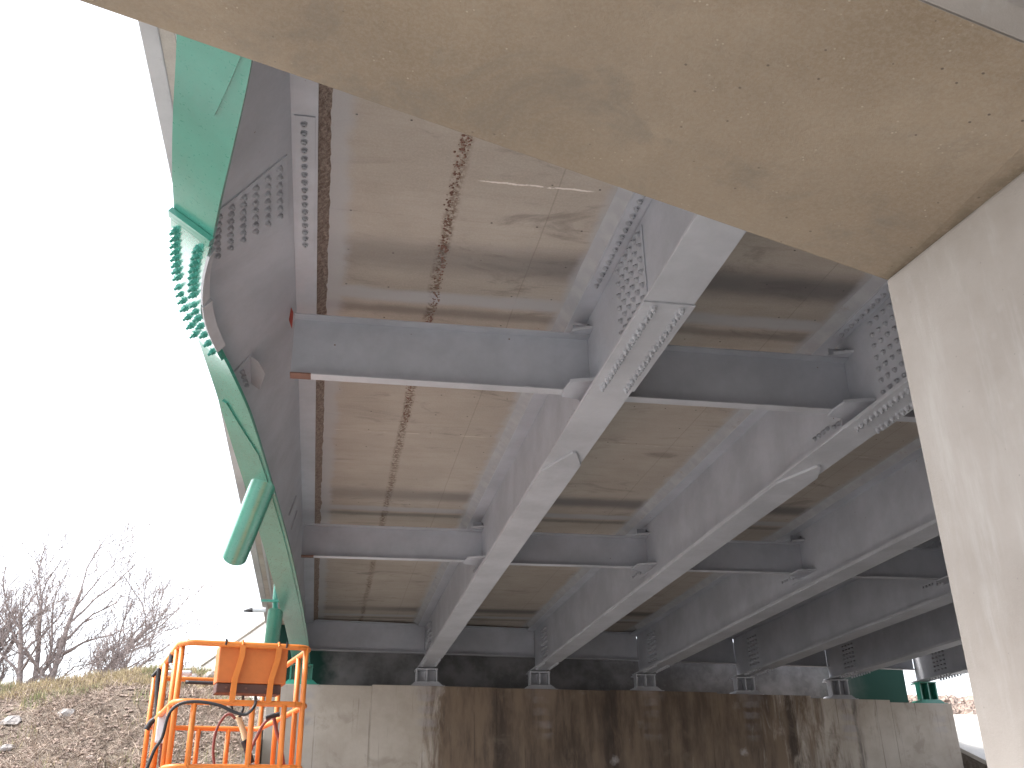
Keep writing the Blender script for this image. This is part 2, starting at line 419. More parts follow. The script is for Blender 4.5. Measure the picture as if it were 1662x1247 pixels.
# ------------------------------------------------------------------ terrain
def terr(x, y):
    def sm(a, b, t):
        t = max(0, min(1, (t-a)/(b-a))); return t*t*(3-2*t)
    h = -1.6
    if x < -1.25 or y > 25.5+.112*x or x > 17.2:
        if x < 4:
            crest = 3.62 + .50*sm(-8, -4, x) + .05*sm(-3, 0, x)
            h = -1.6 + (crest+1.6)*max(0, min(1, (y-15.5)/(27.8-15.5)))
            h += .12*math.sin(y*.9+x*.6)*sm(16, 18, y)*sm(29, 26, y)
            if y > 28: h = crest - .3*sm(28, 34, y)
        else:
            yy = y-(x-4)*.0
            t = max(0, min(1, (y-17.0)/(29.0-17.0)))
            h = -1.6 + 4.75*t
            if x < 17.2: h = 3.2
    n = noise.noise(Vector((x*.5, y*.5, 0)))*.22 + noise.noise(Vector((x*1.7, y*1.7, 3)))*.10
    k = sm(14, 17, y) if (x < -1.25) else (.0 if x > 17.2 and y < 29.5 else .15)
    if x < -1.2 and x > -1.8: k *= .4
    return h + n*k*(.8 if y < 60 else .2) + (.05*noise.noise(Vector((x*.3, y*.3, 9))) if y < 15 else 0)
def grid(xs, ys):
    b = MB(); nx = len(xs)
    for y in ys:
        for x in xs: b.v.append((x, y, terr(x, y)))
    for j in range(len(ys)-1):
        for i in range(nx-1):
            a = j*nx+i; b.f.append((a, a+1, a+nx+1, a+nx))
    return b
xs = [-900, -400, -150, -80, -50, -35, -28] + [-24+.5*i for i in range(18)] + [-15+.25*i for i in range(54)] + [-1.251, -1.249] + [-1+1.0*i for i in range(18)] + [17.199, 17.201] + [17.5+.5*i for i in range(40)] + [40, 60, 100, 200, 500, 900]
ys = [-900, -300, -100, -50, -25] + [-12+1.5*i for i in range(18)] + [15+.25*i for i in range(62)] + [31+i for i in range(10)] + [45, 55, 70, 100, 160, 300, 900]
g = struct(grid(xs, ys).build('ground', M['ground'], smooth=True))

# ------------------------------------------------------------------ pier: cap, wall column
pier = thing('bridge_pier', (6, 2.6, -1.6), 'tan concrete hammerhead pier whose tapered cap crosses overhead', 'bridge pier')
def capz(x): return 1.9-.2*(x-2.02)
b = MB(); rings = []
for x in (-2.6, -1, 0, 1, 2.02, 2.9, 6, 10, 14, 15, 16, 18, 19.6):
    zs = capz(x) if x < 2.3 else (1.844 if x < 14 else 1.844+.2*(x-14))
    yn, yf = 1.545+.112*x, 2.675+.112*x
    rings.append([(x, yn, zs), (x, yf, zs), (x, yf, 3.22), (x, yn, 3.22)])
b.loft(rings); pc = b.build('pier_cap', M['cap'], pier, bevel=.012)
pc.data.materials.append(M['column'])
for f in pc.data.polygons:
    if f.normal.y < -.5: f.material_index = 1
b = MB(); rg = []                                    # chamfer strip along the near lower edge
for x in (-2.59, 0, 2.02):
    yn = 1.545+.112*x; zs = capz(x); rg.append([(x, yn-.055, zs+.06), (x, yn-.002, zs+.002), (x, yn-.002, zs+.25), (x, yn-.055, zs+.25)])
rg += [[(x, 1.545+.112*x-.055, 1.904), (x, 1.545+.112*x-.002, 1.846), (x, 1.545+.112*x-.002, 2.094), (x, 1.545+.112*x-.055, 2.094)] for x in (2.3, 14)]
b.loft(rg); b.build('cap_ledge', M['column'], pier, bevel=.006)
b = MB()
def sk(x0, t): return (x0+.112*t, 2.9+.112*(x0-2.02)-t)      # t: distance back from the far face
for xa, xb in ((2.02, 5.0), (11.0, 13.9)):
    pl = [sk(xa, .0), sk(xa, 1.08), sk(xb, 1.08), sk(xb, 0)]
    pl = [(x, y-.002) for x, y in pl]
    b = MB(); b.prism([(x, y, -2.2) for x, y in pl], (0, 0, 4.099)); b.build('column', M['column'], pier, bevel=.015)

# ------------------------------------------------------------------ deck
YN, YF = -14., 25.0
deck = thing('bridge_deck', (8, 6, 4.8), 'concrete road deck slab seen from below above the steel girders', 'bridge deck')
b = MB()
xe = 17.5
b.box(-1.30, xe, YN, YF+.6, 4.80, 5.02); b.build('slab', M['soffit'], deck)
b = MB(); b.box(-1.42, -1.301, YN, YF+.6, 4.79, 5.9); b.box(xe+.001, xe+.12, YN, YF+.6, 4.79, 5.9)
b.box(-1.20, -1.15, YN, YF, 4.788, 4.799)
b.build('parapet', M['fascia'], deck, bevel=.01)

GX = [-.47] + [X1+S*k for k in range(1, 7)]
GZ = [ZB+.002*S*k for k in range(7)]
for k, gx in enumerate(GX):                       # concrete fillet between girder and slab
    b = MB(); nseg = 260 if k == 0 else 60
    for side in ((1,) if k == 0 else (-1, 1)):
        rows = []
        for i in range(nseg+1):
            y = 1+(24.2-1)*i/nseg
            jit = (noise.noise(Vector((y*2.5, 3, k))) * .02 + noise.noise(Vector((y*14, 7, k)))*.014) if k == 0 else noise.noise(Vector((y*1.3, 5, k*9+side)))*.02
            rr = []
            n2 = 5 if k == 0 else 2
            for j in range(n2+1):
                t = j/n2; x = gx+side*(.19+.11*t + jit*t); z = 4.72+.085*t
                if k == 0 and 0 < j < n2: z += noise.noise(Vector((y*16, t*5, 2)))*.022
                rr.append((x, y, z))
            rows.append(rr)
        b.loft(rows, closed=False)
    b.build('haunch', M['rough'] if k == 0 else M['haunch'], deck, label='rough spalled concrete fillet' if k == 0 else None)
# knobbly leakage deposit along the first bay
b = MB(); rnd = random.Random(3)
for i in range(650):
    y = 5.0+ (rnd.random()**1.6)*6.5; x = .84+rnd.gauss(0, .022)+.03*math.sin(y*1.7); r = rnd.uniform(.004, .013)
    z = 4.80
    pts = [(x+r*math.cos(a), y+r*1.3*math.sin(a), z) for a in (0, 1.3, 2.5, 3.8, 5.)]
    i0 = len(b.v); b.v += pts + [(x, y, z-r*.9)]
    for q in range(5): b.f.append((i0+q, i0+(q+1) % 5, i0+5))
b.build('leak_deposit', M['rust'], deck, kind='stuff')

# ------------------------------------------------------------------ straight girders
def girder(k):
    x, zb = GX[k], GZ[k]; dz = zb-ZB; y0, y1 = YN, 24.02+.112*x
    names = {1: 'second steel girder from the left, its bolted splice plates fully in view',
             2: 'third steel girder from the left, its splice partly behind the column',
             3: 'fourth steel girder from the left, passing behind the column edge',
             4: 'fifth steel girder from the left, low in the right half of the bridge',
             5: 'sixth steel girder, second to last before the far right edge',
             6: 'last steel girder on the far right, standing on the green bearing'}
    t = thing('steel_girder', (x, 12, zb), names[k], 'girder', 'grey steel girders under the bridge deck')
    b = MB(); b.box(x-.01, x+.01, y0, y1, zb+.03, 4.715); b.build('web', M['grey'], t)
    b = MB(); b.box(x-.19, x+.19, y0, y1, 4.715, 4.745); b.build('top_flange', M['grey'], t)
    b = MB(); b.box(x-.2, x+.2, y0, y1, zb, zb+.03); b.build('bottom_flange', M['grey_light'], t, bevel=.003)
    # thicker cover plate with its skewed pointed end
    yc = 9.3+.06*k
    b = MB(); b.prism([(x-.196, yc+.62, zb-.03), (x+.02, yc, zb-.03), (x+.06, yc, zb-.03), (x+.196, yc+.35, zb-.03), (x+.196, y1-1.9, zb-.03), (x-.196, y1-1.9, zb-.03)], (0, 0, .029))
    b.build('cover_plate', M['grey_light'], t, bevel=.004)
    if k <= 2:
        ys_ = 6.17 if k == 1 else 6.75; yb = ys_+1.6
        b = MB(); b.box(x-.208, x+.208, ys_, yb, zb-.018, zb-.001); b.build('flange_splice_plate', M['grey_light'], t, bevel=.003)
        wy = ys_+.42
        b = MB()
        for sd_ in (-1, 1):
            xx = x+sd_*.0105
            b.prism([(xx, wy, 3.80+dz), (xx, wy+.8, 3.80+dz), (xx, wy+.8, 4.66), (xx, wy, 4.66)], (sd_*.012, 0, 0))
        b.build('web_splice_plate', M['grey'], t, bevel=.003)
        for r in range(17):
            yy = ys_+.06+r*.0925
            for dx in (-.112, .112):
                put_bolt(BOLT_L, t, (x+dx, yy+.01*math.sin(r*5.1), zb-.018), (0, 0, -1))
        for r in range(15):
            put_bolt(BOLT, t, (x-.11, ys_+.05+r*.105, 4.715-.012), (0, 0, -1))
        b = MB(); b.box(x-.18, x-.03, ys_, yb, 4.703, 4.714); b.box(x+.03, x+.18, ys_, yb, 4.703, 4.714); b.build('top_splice_plate', M['grey'], t)
        for i in range(6):
            for j in range(7):
                put_bolt(BOLT, t, (x-.0225, wy+.06+i*.125, 3.85+dz+j*.125+.004*math.sin(i*7+j*3)), (-1, 0, 0))
    # rows of bolts at the far bearing end, small here
    L = []
    ye = y1-.9
    for r in range(8):
        for dx in (-.16, .16): L.append(((x+dx, ye-.9+r*.13, zb-.0), (0, 0, -1)))
    for i in range(4):
        for j in range(7): L.append(((x-.011, ye-.1-i*.16, 3.85+dz+j*.11), (-1, 0, 0)))
    bolts_stuff(L, M['grey_dark'], t, .026, .06)
    return t
G = {k: girder(k) for k in range(1, 7)}

# ------------------------------------------------------------------ outer girder, its lower part bent outwards
TH = [(-14, 0), (0, 0), (2.2, 3), (3.2, 9), (4.08, 15.7), (4.88, 24.4), (5.4, 30.5), (5.91, 36.2), (6.5, 43.5), (6.93, 47.2), (7.2, 48.2), (7.45, 47.7), (7.73, 44.4), (8.08, 39.3), (8.77, 32.5),
      (9.4, 29), (10.17, 25.9), (11.5, 21), (13.5, 15), (16.56, 8.5), (18.5, 5.2), (20.5, 2.6), (23, .6), (27, 0)]
def th(y):
    for (a, ta), (c, tc) in zip(TH, TH[1:]):
        if a <= y <= c:
            # smooth (Catmull-like) blend
            i = TH.index((a, ta)); pa = TH[max(0, i-1)]; pc = TH[min(len(TH)-1, i+2)]
            m0 = (tc-pa[1])/(c-pa[0]+1e-9)*(c-a); m1 = (pc[1]-ta)/(pc[0]-a+1e-9)*(c-a)
            t = (y-a)/(c-a); t2 = t*t; t3 = t2*t
            return rad((2*t3-3*t2+1)*ta+(t3-2*t2+t)*m0+(-2*t3+3*t2)*tc+(t3-t2)*m1)
    return 0
GX0 = -.47
def sec(y, s, u, n=0):      # s: distance down the web, u: across the flange (+ = inner side), n: unused lift
    t = th(y); top = .18     # the web folds below a straight upper strip
    w_ = (-math.sin(t), -math.cos(t)); c_ = (math.cos(t), -math.sin(t))
    return Vector((GX0+w_[0]*s+c_[0]*u, y, 4.70+w_[1]*s+c_[1]*u))
def outer_sweep(poly, y0, y1, n):      # poly in (s,u)
    b = MB(); b.loft([[sec(y0+(y1-y0)*i/n, s, u) for s, u in poly] for i in range(n+1)]); return b
og = thing('steel_girder', (GX0, 12, 3.67), 'bent outermost steel girder with grey inner web and green underside, its lower edge pushed outwards', 'girder')
outer_sweep([(0, -.01), (0, .01), (1.0, .01), (1.0, -.01)], YN, 24.2, 382).build('web', M['grey'], og, smooth='auto')
b = MB(); b.box(GX0-.2, GX0+.2, YN, 24.2, 4.70, 4.73); b.build('top_flange', M['grey'], og)
H = 1.03
def uo(y): return -.2+.085*math.exp(-((y-6.9)/1.5)**2)
def green_flange(y0, y1, n):
    b = MB(); rg = []
    for i in range(n+1):
        y = y0+(y1-y0)*i/n
        rg.append([sec(y, s, u) for s, u in ((1.001, uo(y)), (1.001, .2), (H, .2), (H, uo(y)))])
    b.loft(rg); return b
green_flange(YN, 6.27, 200).build('bottom_flange', M['green'], og, smooth='auto', label='green painted underside of the near length')
green_flange(6.272, 24.2, 240).build('bottom_flange', M['green'], og, smooth='auto', label='green painted underside of the far length')
# near-support cover plate with tapering end, and the far one
def cover(pts_u, name='cover_plate'):
    b = MB(); ys_ = [p[0] for p in pts_u]
    b.loft([[sec(y, H+.001, u0), sec(y, H+.001, u1), sec(y, H+.016, u1), sec(y, H+.016, u0)] for y, u0, u1 in pts_u])
    return b.build(name, M['green'], og, smooth='auto')
cover([(1.0+.147*i, -.165, .165) for i in range(20)] + [(3.9+.085*i, -.165+.015*i, .165-.013*i) for i in range(9)])
far = [(9.0+.1*i, -.12-.01*i*.5, -.07+.022*i) for i in range(11)]
cover(far + [(10.1+.5*i, -.175, .16) for i in range(1, 24)])
# splice plate below the bent flange, seen edge on
b = MB(); Y0, Y1_ = 6.0, 7.9
rg = []
for i in range(45):
    y = Y0+(Y1_-Y0)*i/44
    kk = .012*math.exp(-((y-7.15)/.10)**2)
    rg.append([sec(y, H+.002+kk, uo(y)-.005), sec(y, H+.002+kk, .215), sec(y, H+.03+kk, .215), sec(y, H+.03+kk, uo(y)-.005)])
b.loft(rg); b.build('flange_splice_plate', M['green_gloss'], og, smooth='auto')
b = MB(); b.loft([[sec(y, H+.002, uo(y)-.012), sec(y, H+.002, .212), sec(y, H+.042, .212), sec(y, H+.042, uo(y)-.012)] for y in (5.90, 5.96, 5.998)])
b.build('plate_edge', M['green'], og, label='thick square green edge of the splice plate')
# inner splice plate on top of the flange (grey), kinked in the middle
for (a, c, off) in ((6.15, 7.02, 0), (7.05, 7.75, .014)):
    b = MB(); rg = []
    for i in range(21):
        y = a+(c-a)*i/20
        rg.append([sec(y, .978-off, .215+off), sec(y, .978-off, .04), sec(y, 1.0, .04), sec(y, H+.031, .216), sec(y, H+.031, .216+.022)])
    b.loft(rg); b.build('inner_splice_plate', M['grey_light'], og)
for i in range(15):
    y = 6.15+i*.118+(.05 if i > 7 else 0)
    n_ = sec(y, 1, 0)-sec(y, 0, 0)
    for u in (uo(y)+.045, .13):
        put_bolt(BOLT_G, og, sec(y, H+.03, u), n_)
for i in range(11):                                 # small bolts along the inner flange plate
    y = 6.3+i*.13; n_ = sec(y, 0, 0)-sec(y, 1, 0); put_bolt(BOLT, og, sec(y, .977, .12), n_)
# web splice plate and its seven slanting rows of bolts
outer_sweep([(.06, .0105), (.06, .023), (.95, .023), (.95, .0105)], 6.10, 7.05, 16).build('web_splice_plate', M['grey'], og)
for i in range(7):
    for j in range(7):
        y = 6.18+i*.105; s = .15+j*.122
        put_bolt(BOLT, og, sec(y, s, .023), sec(y, s, 1)-sec(y, s, 0))
b = MB(); b.box(GX0+.03, GX0+.18, 5.7, 7.5, 4.688, 4.699); b.box(GX0-.18, GX0-.03, 5.7, 7.5, 4.688, 4.699); b.build('top_splice_plate', M['grey'], og)
for i in range(17): put_bolt(BOLT, og, (GX0+.10, 5.78+i*.1, 4.688), (0, 0, -1))
# the torn-off clip left on the web
b = MB(); yb = 8.5
c0 = sec(yb, .80, .011)
b.prism([sec(yb, .66, .011), sec(yb, .92, .011), sec(yb+.42, .95, .011), sec(yb+.42, .74, .011)], (sec(yb, 0, .014)-sec(yb, 0, 0)))
b.build('clip_plate', M['grey'], og, label='bolted clip left on the web where a crossbeam tore off')
b = MB(); nrm = sec(yb, 0, 1)-sec(yb, 0, 0)
a_, b_ = sec(yb, .68, .025), sec(yb+.42, .76, .025)
b.prism([a_, b_, b_+nrm*.10, a_+nrm*.17+(b_-a_)*.25, a_+nrm*.10], Vector((0, 0, -.012)))
b.build('clip_leg', M['grey_light'], og)
for i in range(4): put_bolt(BOLT, og, sec(yb+.09+i*.085, .83, .025), nrm)
# fatigue tears and small bars on the web near the second crossbeam
for s0, yy in ((.42, 13.6), (.42, 14.3)):
    b = MB(); b.prism([sec(yy, s0-.16, .0105), sec(yy, s0+.14, .0105), sec(yy+.04, s0+.14, .0105), sec(yy+.04, s0-.16, .0105)], (.02, 0, 0)); b.build('lug_bar', M['grey_dark'], og)

# ------------------------------------------------------------------ crossbeams between girders
def crossbeam(y, k, zt, zb2, label, xl=None, xr=None):
    x0 = (GX[k]+.012) if xl is None else xl; x1 = (GX[k+1]-.012) if xr is None else xr
    t = thing('crossbeam', ((x0+x1)/2, y, zb2), label, 'crossbeam', 'steel crossbeams between the girders')
    b = MB(); b.box(x0, x1, y, y+.012, zb2+.012, zt-.012); b.build('web', M['grey'], t)
    for z0, nm in ((zb2, 'bottom_flange'), (zt-.014, 'top_flange')):
        xa = x0 if k else x0+.19 if (nm == 'bottom_flange') else x0
        b = MB(); b.box(xa, x1, y-.11, y+.012, z0, z0+.012); b.build(nm, M['grey_light'] if nm[0] == 'b' else M['grey'], t)
    if k == 0 and y < 20:
        b = MB(); b.box(x0, x0+.189, y-.11, y+.012, zb2-.001, zb2+.012); b.build('rusty_end', M['rust'], t, label='unpainted rusty end of the lower flange')
        if y < 10:
            b = MB(); b.prism([(x0-.02, y-.03, zt-.12), (x0-.02, y-.03, zt+.05), (x0-.045, y-.03, zt+.10), (x0-.055, y-.03, zt-.03)], (0, .03, 0)); b.build('primer_patch', M['primer'], t, label='bright red primer on the torn end')
    # skewed kite-shaped gussets and the angle legs on the girder webs
    if y < 20:
        for z0, q in ((zb2-.036, 1), (zt+.001, 0)):
            b = MB(); xx = x1
            if q: b.prism([(xx-.30, y-.02, z0), (xx-.31, y-.16, z0), (xx-.29, y-.34, z0), (xx, y-.44, z0), (xx, y+.25, z0), (xx-.12, y+.02, z0)], (0, 0, .022))
            else: b.prism([(xx-.21, y-.03, z0), (xx-.19, y-.13, z0), (xx, y-.21, z0), (xx, y-.03, z0)], (0, 0, .016))
            b.build('gusset', M['grey'], t)
            b = MB()                         # folded front lip that catches the light
            e0, e1 = ((xx-.29, y-.345, z0), (xx, y-.445, z0)) if q else ((xx-.19, y-.135, z0), (xx, y-.215, z0))
            b.prism([e0, e1, (e1[0], e1[1]-.012, z0), (e0[0], e0[1]-.012, z0)], (0, 0, .034)); b.build('gusset_lip', M['grey_light'], t)
        b = MB(); b.box(x1-.012, x1-.001, y+.04, y+.44, zb2-.07, zb2+.10); b.build('clip_angle', M['grey'], t)
        L = [((x1-.012, y+.09+.09*i, zb2+.015), (-1, 0, 0)) for i in range(4)]
        b = MB(); b.box(x1-.012, x1, y+.55, y+.55, 0, 0) if False else None
        L += [((x1, y+.52+.10*i, zb2+.06), (-1, 0, 0)) for i in range(4)]
        L += [((x1, y-.08, zt+.04+.06*i), (-1, 0, 0)) for i in range(2)]
        for p_, n_ in L[:8] if y < 10 else []: put_bolt(BOLT, t, p_, n_)
        bolts_stuff(L[8:] if y < 10 else L, M['grey_dark'], t, .022, .022)
        b = MB(); b.box(x1-.14, x1, y+.02, y+.032, zt-.02, zt+.16); b.build('upper_clip', M['grey'], t)
    return t
nm1 = ['crossbeam nearest the camera between the bent outer girder and the second girder, rusty left end',
       'near crossbeam between the second and third girders, under a dark panel',
       'near crossbeam glimpsed between the third and fourth girders at the column edge']
for k in range(3):
    crossbeam(YD1 + .03*k, k, 4.53-.04*k, 3.90-.02*k+(.0), nm1[k], xl=(-.46 if k == 0 else None))
nm2 = ['middle crossbeam between the bent outer girder and second girder, nearer the abutment',
       'middle crossbeam between the second and third girders, in the row nearer the abutment',
       'middle crossbeam between the third and fourth girders, in the row nearer the abutment',
       'middle crossbeam between the fourth and fifth girders, darkest of its row']
for k in range(4):
    crossbeam(YD2+.05*k, k, 4.52, 4.0-.01*k, nm2[k], xl=(-.43 if k == 0 else None))
for k in range(6):
    xa = GX[k]+.012; xb = GX[k+1]-.012
    ya = 24.05+.112*xa; ybq = 24.05+.112*xb
    t = thing('end_crossbeam', ((xa+xb)/2, (ya+ybq)/2, 4.05), ['end crossbeam above the abutment seat, between its first and second bearings', 'end crossbeam above the abutment seat, between its second and third bearings',
        'end crossbeam above the abutment seat, between its third and fourth bearings', 'end crossbeam above the abutment seat, between its fourth and fifth bearings',
        'end crossbeam above the abutment seat, between its fifth and sixth bearings', 'end crossbeam above the abutment seat, beside the far right green bearing'][k], 'crossbeam', 'end crossbeams at the abutment')
    b = MB(); b.prism([(xa, ya, 4.08), (xb, ybq, 4.08), (xb, ybq+.02, 4.08), (xa, ya+.02, 4.08)], (0, 0, .66)); b.build('web', M['grey'], t)
    b = MB(); b.prism([(xa, ya-.12, 4.055), (xb, ybq-.12, 4.055), (xb, ybq+.02, 4.055), (xa, ya+.02, 4.055)], (0, 0, .022)); b.build('bottom_flange', M['grey_light'], t)
    b = MB(); b.prism([(xa, ya-.10, 4.742), (xb, ybq-.10, 4.742), (xb, ybq+.02, 4.742), (xa, ya+.02, 4.742)], (0, 0, .02)); b.build('top_flange', M['grey'], t)

# ------------------------------------------------------------------ abutment
ab = thing('bridge_abutment', (8, 25, -1.6), 'stained concrete abutment wall carrying the far ends of the girders', 'abutment')
def fy(x): return 23.35+.112*x
b = MB(); segs = [(-1.18, 1.15, 3.19), (1.15, 4.1, 3.22), (4.1, 7.0, 3.21), (7.0, 9.9, 3.23), (9.9, 12.6, 3.20), (12.6, 15.0, 3.14), (15.0, 16.95, 3.08)]
for x0, x1, zt in segs:
    b.prism([(x0, fy(x0), -2), (x1, fy(x1), -2), (x1, fy(x1)+2.0, -2), (x0, fy(x0)+2.0, -2)], (0, 0, zt+2))
b.build('wall', M['abut'], ab, bevel=.015)
b = MB(); x0, x1 = -1.18, 16.62
b.prism([(x0, fy(x0)+1.55, 3.0), (x1, fy(x1)+1.55, 3.0), (x1, fy(x1)+2.0, 3.0), (x0, fy(x0)+2.0, 3.0)], (0, 0, 1.79)); b.build('backwall', M['backwall'], ab)
wl = thing('wing_wall', (-2.5, 26, 3), 'pale concrete wing wall sloping down to the left behind the orange lift', 'wall')
b = MB(); b.prism([(-1.45, 25.4, 3.0), (-1.45, 25.4, 4.98), (-2.5, 27.3, 4.62), (-3.25, 28.6, 4.35), (-3.25, 28.6, 3.0)], (.25, .12, 0)); b.build('wall', M['pale'], wl, bevel=.02)
b = MB(); b.prism([(-1.50, 25.38, 4.99), (-1.50, 25.38, 5.9), (-1.62, 27.5, 5.6), (-3.3, 28.6, 4.5), (-3.3, 28.6, 4.36)], (.3, .12, 0)); b.build('coping', M['pale'], wl, bevel=.02)

for k in range(7):                                   # bearings
    x = GX[k]; y = 23.72+.112*x; zt = GZ[k]-.032 if k else 3.66
    zs = [3.19, 3.22, 3.21, 3.23, 3.20, 3.14, 3.08][k]
    mt = M['green'] if k in (0, 6) else M['grey_light']
    lb = ['green bearing pedestal under the bent outer girder, behind the orange lift', 'grey bearing pedestal under the second girder, leftmost of the grey ones', 'grey bearing pedestal second from the left among the grey ones',
          'grey bearing pedestal in the middle of the five grey ones', 'grey bearing pedestal fourth of the five grey ones from the left', 'grey bearing pedestal just left of the green painted wall area',
          'green bearing pedestal at the far right end of the abutment'][k]
    t = thing('bearing_pedestal', (x, y, zs), lb, 'bearing', 'bearing pedestals on the abutment seat')
    b = MB(); b.box(x-.26, x+.26, y-.2, y+.25, zt-.03, zt); b.build('top_plate', mt, t, bevel=.004)
    b = MB(); b.box(x-.24, x+.24, y+.04, y+.06, zs+.13, zt-.031); b.build('back_plate', mt, t)
    for dx in (-.235, 0, .235):
        b = MB(); b.box(x+dx-.017, x+dx+.017, y-.18, y+.038, zs+.13, zt-.031); b.build('rib', mt, t)
    b = MB(); b.prism([(x-.27, y-.22, zs+.12), (x+.27, y-.22, zs+.12), (x+.38, y-.26, zs+.02), (x-.38, y-.26, zs+.02)], (0, .5, 0)); b.build('sole', mt, t, bevel=.004)
    b = MB(); b.box(x-.42, x+.42, y-.3, y+.3, zs-.002, zs+.018); b.build('base_plate', mt, t)

# approach road body so the deck does not end in the air
b = MB(); b.box(-1.4, 17.4, 28.2, 90, 3.0, 4.95); struct(b.build('road', M['pale']))

# slope paving right of the abutment, in slabs with open joints
b_th = thing('slope_paving', (20, 24, 0), 'bright concrete slope paving right of the abutment end', 'slope paving')
def spz(y): return -1.6+4.75*(y-17.0)/12.0
for i in range(4):
    for j in range(5):
        xa, xb = 17.25+i*2.6, 17.25+(i+1)*2.6-.03
        ya, yb2 = 17+j*2.35, 17+(j+1)*2.35-.03
        b = MB(); b.prism([(xa, ya, spz(ya)+.02), (xb, ya, spz(ya)+.02), (xb, yb2, spz(yb2)+.02), (xa, yb2, spz(yb2)+.02)], (0, 0, .12)); b.build('slab', M['pale'], b_th, bevel=.01)

# ------------------------------------------------------------------ drain pipes
def pipe(p0, p1, r, label, clip=True):
    t = thing('drain_pipe', p1, label, 'drain pipe', 'green drain pipes under the outer girder')
    b = MB(); p0, p1 = Vector(p0), Vector(p1); d = (p1-p0).normalized()
    a = d.cross(Vector((0, 0, 1))).normalized(); c = d.cross(a); n = 28
    def ring(p, rr, obl=0): return [p+(a*math.cos(2*math.pi*i/n)+c*math.sin(2*math.pi*i/n))*rr for i in range(n)]
    yp = p0.y; q0 = sec(yp, H-.008, 0); nn = (sec(yp, 1, 0)-sec(yp, 0, 0)).normalized()
    top = [v+d*((q0-v).dot(nn)/d.dot(nn)) for v in ring(p0, r)]      # end cut to the underside of the flange
    b.loft([top, ring(p1, r), ring(p1, r*.93), ring(p1-d*.4, r*.93)], caps=False)
    b.build('pipe', M['green'], t, smooth='auto')
    return t
pipe((-.78, 11.0, 3.76), (-1.131, 12.091, 3.15), .15, 'large green drain pipe slanting down over open sky, the nearer one')
tp2 = pipe((-.885, 18.1, 3.70), (-.99, 19.42, 3.16), .135, 'green drain pipe just above the orange lift, the farther one')
b = MB(); b.tube([(-.89, 18.1, 3.70), (-.90, 17.95, 3.95), (-.90, 17.95, 4.79)], .05, 10); b.build('upper_pipe', M['green'], tp2, smooth='auto')
b = MB(); b.box(-1.14, -.78, 17.9, 17.96, 3.86, 3.9); b.build('pipe_bracket', M['green'], tp2)
t = thing('floodlight', (-1.45, 20, 4.15), 'small black pointed floodlight on a white bracket at the deck edge', 'floodlight')
p0 = at(421, 990, 20); p1 = at(410, 990, 20); p2 = at(395, 992, 20)
b = MB(); b.tube([p0+Vector((.12, 0, 0)), p0, p1], [.05, .05, .05], 8); b.build('bracket', M['whitep'], t)
b = MB(); b.tube([p1, p2], [.055, .015], 8); b.build('lamp_head', M['black'], t)

# ------------------------------------------------------------------ orange boom lift basket
FL = Vector((-1.0, 7.42, 0)); FR = Vector((-.09, 7.60, 0)); DV = Vector((-.43, 1.78, 0)); UW = FR-FL
def P(u, v, z): return FL+UW*u+DV*v+Vector((0, 0, z))
lift = thing('boom_lift', (-.75, 8.4, -1.6), 'orange boom lift with a railed work basket raised at the lower left', 'boom lift')
R_ = .021
def rail_loop(z, front=True, rear=True):
    c = .10; cv = .06; pts = []
    def arc(cu, cvv, a0, a1):
        return [P(cu+c*math.cos(a), cvv+cv*math.sin(a), z) for a in [a0+(a1-a0)*i/5 for i in range(6)]]
    pi = math.pi
    pts += arc(1-c, cv, -pi/2, 0)
    pts += arc(1-c, 1-cv, 0, pi/2)
    pts += arc(c, 1-cv, pi/2, pi)
    pts += arc(c, cv, pi, 1.5*pi)
    pts.append(pts[0]); return pts
for z in (1.30, .895):
    b = MB(); b.tube(rail_loop(z), R_, 10, caps=False); b.build('guard_rail', M['orange'], lift, smooth=True)
# toe board and floor
b = MB(); b.loft([[p+Vector((0, 0, -.20)) for p in rail_loop(.47)[:-1]], rail_loop(.47)[:-1]], caps=False)
b.build('toe_board', M['orange'], lift, smooth=False)
b = MB(); b.tube(rail_loop(.47), .018, 8, caps=False); b.build('lower_rail', M['orange'], lift, smooth=True)
b = MB(); b.prism([P(.02, .02, .26), P(.98, .02, .26), P(.98, .98, .26), P(.02, .98, .26)], (0, 0, .03)); b.build('floor', M['orange_old'], lift)
def post(u, v, z0, z1, m='orange', r=.020):
    b = MB(); b.tube([P(u, v, z0), P(u, v, z1)], r, 8); b.build('post', M[m], lift, smooth=True)
for u, v, z1 in ((.02, .04, 1.3), (.0, .12, 1.28), (.145, .0, .895), (.82, .0, .895), (.965, .01, 1.3), (1.0, .22, 1.3), (.0, .55, 1.3), (.0, .62, .895),
                 (.0, .985, 1.3), (1., .6, 1.3), (1., .97, 1.3), (.45, 1., .895), (.72, 1., .895), (.2, 1., 1.3), (.58, .0, .895) ):
    post(u, v, .45, z1)
b = MB(); b.tube([P(.0, .5, .49), P(.0, .5, 1.3)], .022, 8); b.build('gate_post', M['orange'], lift, smooth=True)
